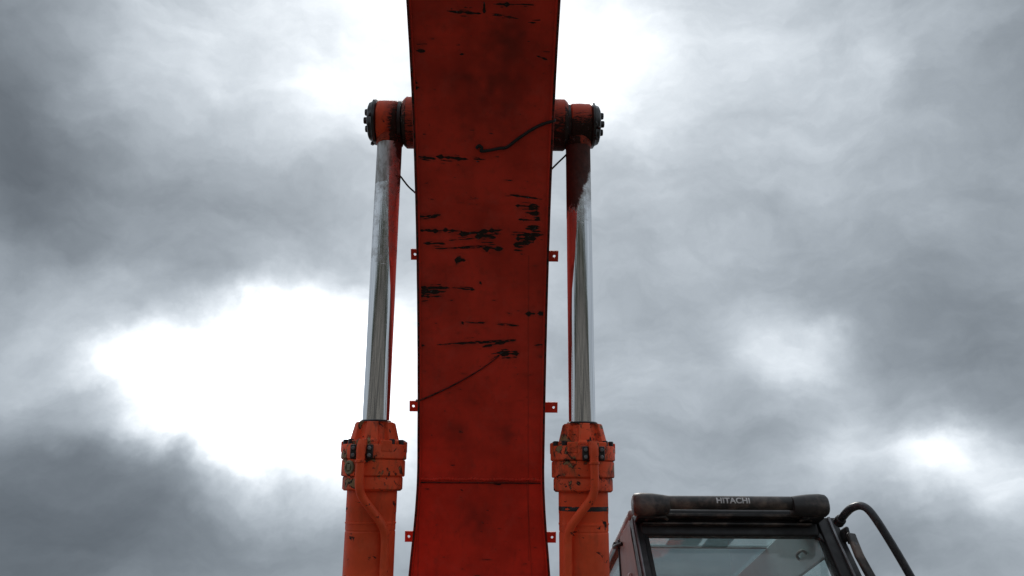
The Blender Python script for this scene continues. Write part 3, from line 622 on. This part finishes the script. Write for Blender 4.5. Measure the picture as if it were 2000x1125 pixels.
# windscreen pane, curved with the frame
b = MB(); zs = np.linspace(2.745, 1.72, 30); vs = []
for z in zs:
    for x in (.825, 1.708): vs += [(x, fy(z)+.020, z), (x, fy(z)+.026, z)]
fs = []
for i in range(29):
    k = i*4; fs += [(k,k+2,k+6,k+4),(k+1,k+5,k+7,k+3),(k,k+4,k+5,k+1),(k+2,k+3,k+7,k+6)]
fs += [(0,1,3,2),(116,118,119,117)]
b.add(vs, fs); b.build('windscreen', M['windscreen'], cab)
# inner side: dusty corner panel, window and rails
b = MB(); b.prism([(XL, 3.97, 2.86),(XL,4.30,2.868),(XL,4.34,2.83),(XL,4.36,2.5),(XL,4.36,1.7),(XL,3.72,1.7),(XL,3.74,2.1),(XL,3.80,2.5),(XL,3.90,2.78)], (.045,0,0)); b.build('corner_panel', M['cabpanel'], cab, bevel=.012, segs=3)
b = MB(); b.prism([(XL+.006,4.36,2.81),(XL+.006,5.28,2.81),(XL+.006,5.28,1.9),(XL+.006,4.36,1.9)], (.006,0,0)); b.build('side_window', M['sideglass'], cab)
b = MB(); b.tube([(XL+.005,4.345,2.83),(XL+.003,4.365,2.5),(XL+.003,4.365,1.7)], .013, 8); b.build('window_seal', M['rubber'], cab)
b = MB(); b.abox(XL-.012, XL+.05, 4.31, 5.38, 2.812, 2.852); b.build('roof_rail', M['black'], cab, bevel=.008)
b = MB(); b.abox(XL, XL+.06, 5.28, 5.40, 1.7, 2.815); b.build('rear_pillar', M['black'], cab, bevel=.01)
b = MB(); b.abox(XR-.02, XR+.04, 5.28, 5.40, 1.7, 2.815); b.build('rear_pillar', M['black'], cab, bevel=.01)
b = MB(); b.abox(XR+.002, XR+.008, 3.90, 5.28, 1.95, 2.81); b.build('door_window', M['sideglass'], cab)
b = MB(); b.abox(XR-.01, XR+.04, 3.95, 5.38, 2.812, 2.852); b.build('roof_rail', M['black'], cab, bevel=.008)
b = MB(); b.abox(XL+.06, XR-.02, 5.34, 5.346, 1.95, 2.81); b.build('rear_window', M['sideglass'], cab)
b = MB(); b.tube(smooth_path([(XL-.004,4.22,2.80),(XL-.03,4.26,2.80),(XL-.03,4.34,2.815),(XL-.004,4.38,2.83)], 6), .011, 8); b.build('grab_handle', M['black'], cab)
b = MB(); b.abox(XL-.022, XL+.004, 4.40, 4.47, 2.838, 2.862); b.build('roof_clip', M['rubber'], cab, bevel=.005)
b = MB(); b.abox(XL-.016, XL+.001, 4.02, 4.05, 2.56, 2.60); b.build('panel_latch', M['letter'], cab, bevel=.005)
# roof with hatch opening
def slab(x0, x1, y0, y1, name, mat, z0=2.852, z1=2.90):
    b = MB(); b.abox(x0, x1, y0, y1, z0, z1); return b.build(name, mat, cab, bevel=.02, segs=3)
slab(XL-.005, .83, 3.93, 5.62, 'roof_panel', M['roof']); slab(1.720, XR+.035, 3.93, 5.62, 'roof_panel', M['roof'])
slab(.832, 1.718, 3.93, 4.10, 'roof_panel', M['roof']); slab(.832, 1.718, 5.52, 5.62, 'roof_panel', M['roof'])
b = MB(); b.abox(.825, 1.725, 4.64, 5.53, 2.904, 2.910); b.build('roof_hatch', M['hatch'], cab)
b = MB(); b.abox(.825, 1.725, 4.09, 4.638, 2.904, 2.910); b.build('roof_hatch', M['sideglass'], cab)
b = MB(); b.abox(.825, 1.725, 4.630, 4.648, 2.895, 2.903); b.build('hatch_rail', M['letter'], cab)
for xa, xb, ya, yb in ((1.08, 1.27, 4.44, 4.56), (1.30, 1.45, 4.43, 4.60)):
    b = MB(); b.abox(xa, xb, ya, yb, 2.886, 2.894); b.build('hatch_handle', M['hatch'], cab, bevel=.003)
b = MB(); b.prism([(1.697,3.845,2.632),(1.697,3.90,2.80),(1.697,3.915,2.896),(1.697,5.40,2.896),(1.697,5.40,2.632)], (.02,0,0)); b.build('door_header_lining', M['lining'], cab, bevel=.006)
b = MB(); b.tube(smooth_path([(1.69,4.02,2.70),(1.675,4.04,2.72),(1.675,4.12,2.72),(1.69,4.14,2.70)], 5), .008, 8); b.build('coat_hook', M['letter'], cab)
# operator seat inside
b = MB(); b.prism([(1.0,4.55,1.95),(1.0,4.98,1.95),(1.0,5.12,2.45),(1.0,5.02,2.47),(1.0,4.88,2.08),(1.0,4.55,2.06)], (.46,0,0)); b.build('seat', M['rubber'], cab, bevel=.04, segs=3)
# outer grab rail and mirror bar beside the cab
RAIL = [(1.764, 3.705, 2.778), (1.772, 3.649, 2.793), (1.784, 3.598, 2.802), (1.805, 3.555, 2.798), (1.826, 3.528, 2.77), (1.856, 3.525, 2.706), (1.909, 3.549, 2.601), (1.965, 3.581, 2.485), (1.997, 3.599, 2.39)]
b = MB(); b.tube(smooth_path(RAIL+[(1.93,3.50,2.0),(1.93,3.52,1.6),(1.93,3.55,1.25)], 8), .0190, 14); b.build('handrail', M['rail'], cab)
b = MB(); b.lathe(Vector(RAIL[0]), Vector(RAIL[1])-Vector(RAIL[0]), [(-.03,.026),(.006,.026),(.010,.020)], 14); b.build('rail_socket', M['black'], cab, bevel=.003)
b = MB(); b.abox(1.80, 1.824, 3.76, 3.84, 2.70, 2.765); b.build('rail_mount', M['black'], cab, bevel=.01)
b = MB(); b.abox(1.812, 1.832, 3.76, 3.80, 2.685, 2.715); b.build('rail_mount', M['rubber'], cab, bevel=.006)
MIR = [(1.799, 3.711, 2.713), (1.791, 3.681, 2.661), (1.79, 3.659, 2.595), (1.817, 3.655, 2.502), (1.85, 3.655, 2.401)]
b = MB(); vs = []; q = [Vector(p) for p in MIR]
for i, p_ in enumerate(q):
    t = (q[min(i+1,len(q)-1)]-q[max(i-1,0)]).normalized(); s_ = t.cross(Vector((0,1,0))).normalized()*.0195; d_ = Vector((0,.014,0))
    vs += [p_-s_-d_, p_+s_-d_, p_+s_+d_, p_-s_+d_]
fs = [(3,2,1,0), tuple((len(q)-1)*4+k for k in range(4))]
for i in range(len(q)-1):
    for k in range(4): fs.append((i*4+k, i*4+(k+1)%4, i*4+4+(k+1)%4, i*4+4+k))
b.add(vs, fs); b.build('mirror_arm', M['visor'], cab, bevel=.006)
b = MB(); b.lathe(Vector(MIR[1])+Vector((0,-.015,-.01)), (0,-1,0), [(0,.006),(.006,.006)], 8); b.build('bolt', M['steelgrey'], cab)

# ------------------------------------------------------------------ platform, engine house and undercarriage (below and behind the view)
b = MB(); b.abox(-1.6, 1.98, 3.45, 7.6, 1.02, 1.245); platform = b.build('platform', M['deck'], ex, bevel=.03)
for x in (-.62,-.33,.31,.60):
    b = MB(); b.prism([(x,3.5,1.24),(x,4.8,1.24),(x,4.6,1.7),(x,4.3,1.87),(x,4.1,1.6),(x,4.0,1.25),(x,3.97,1.3),(x,3.85,1.32),(x,3.62,1.26)], (.028,0,0)); b.build('foot_bracket', M['deck'], platform)
b = MB(); b.lathe((0,4.18,1.77), (1,0,0), [(-.66,.07),(.66,.07)], 24); b.build('boom_foot_pin', M['steelgrey'], platform)
b = MB(); b.lathe((0,3.915,1.10), (1,0,0), [(-.66,.05),(.66,.05)], 24); b.build('cylinder_foot_pin', M['steelgrey'], platform)
b = MB(); b.abox(-1.55, 1.75, 5.6, 7.0, 1.245, 2.25); b.build('engine_house', M['cyl'], platform, bevel=.06, segs=3)
b = MB(); b.abox(-1.6, 1.8, 7.02, 7.75, 1.05, 2.2); b.build('counterweight', M['cyl'], platform, bevel=.15, segs=4)
b = MB(); b.abox(-1.55, -.72, 3.6, 5.5, 1.245, 1.9); b.build('tank_box', M['cyl'], platform, bevel=.05, segs=3)
b = MB(); b.lathe((0,5.5,0), (0,0,1), [(.78,.75),(.98,.75),(1.02,.72)], 48); b.build('swing_ring', M['track'], ex)
b = MB(); b.abox(-1.1, 1.1, 4.6, 6.4, .45, .78); b.build('track_frame', M['deck'], ex, bevel=.04)
for sx in (-1, 1):
    b = MB(); pts = []
    for k in range(48):
        a = 2*math.pi*k/48; pts.append((sx*1.35-.28, 5.5+math.copysign(1.75, math.cos(a))+.42*math.cos(a), .46+.42*math.sin(a)))
    b.prism(pts, (.56,0,0)); tr = b.build('crawler_track', M['track'], ex)
    per = 26
    for k in range(per):
        y = 3.75+k*3.5/(per-1)
        b = MB(); b.box((sx*1.35, y, .885), (.30,0,0), (0,.055,0), (0,0,.012)); b.box((sx*1.35, y, .905), (.30,0,0), (0,.008,0), (0,0,.02)); b.build('track_shoe', M['track'], tr)
        b = MB(); b.box((sx*1.35, y, .032), (.30,0,0), (0,.055,0), (0,0,.012)); b.box((sx*1.35, y, .010), (.30,0,0), (0,.008,0), (0,0,.012)); b.build('track_shoe', M['track'], tr)
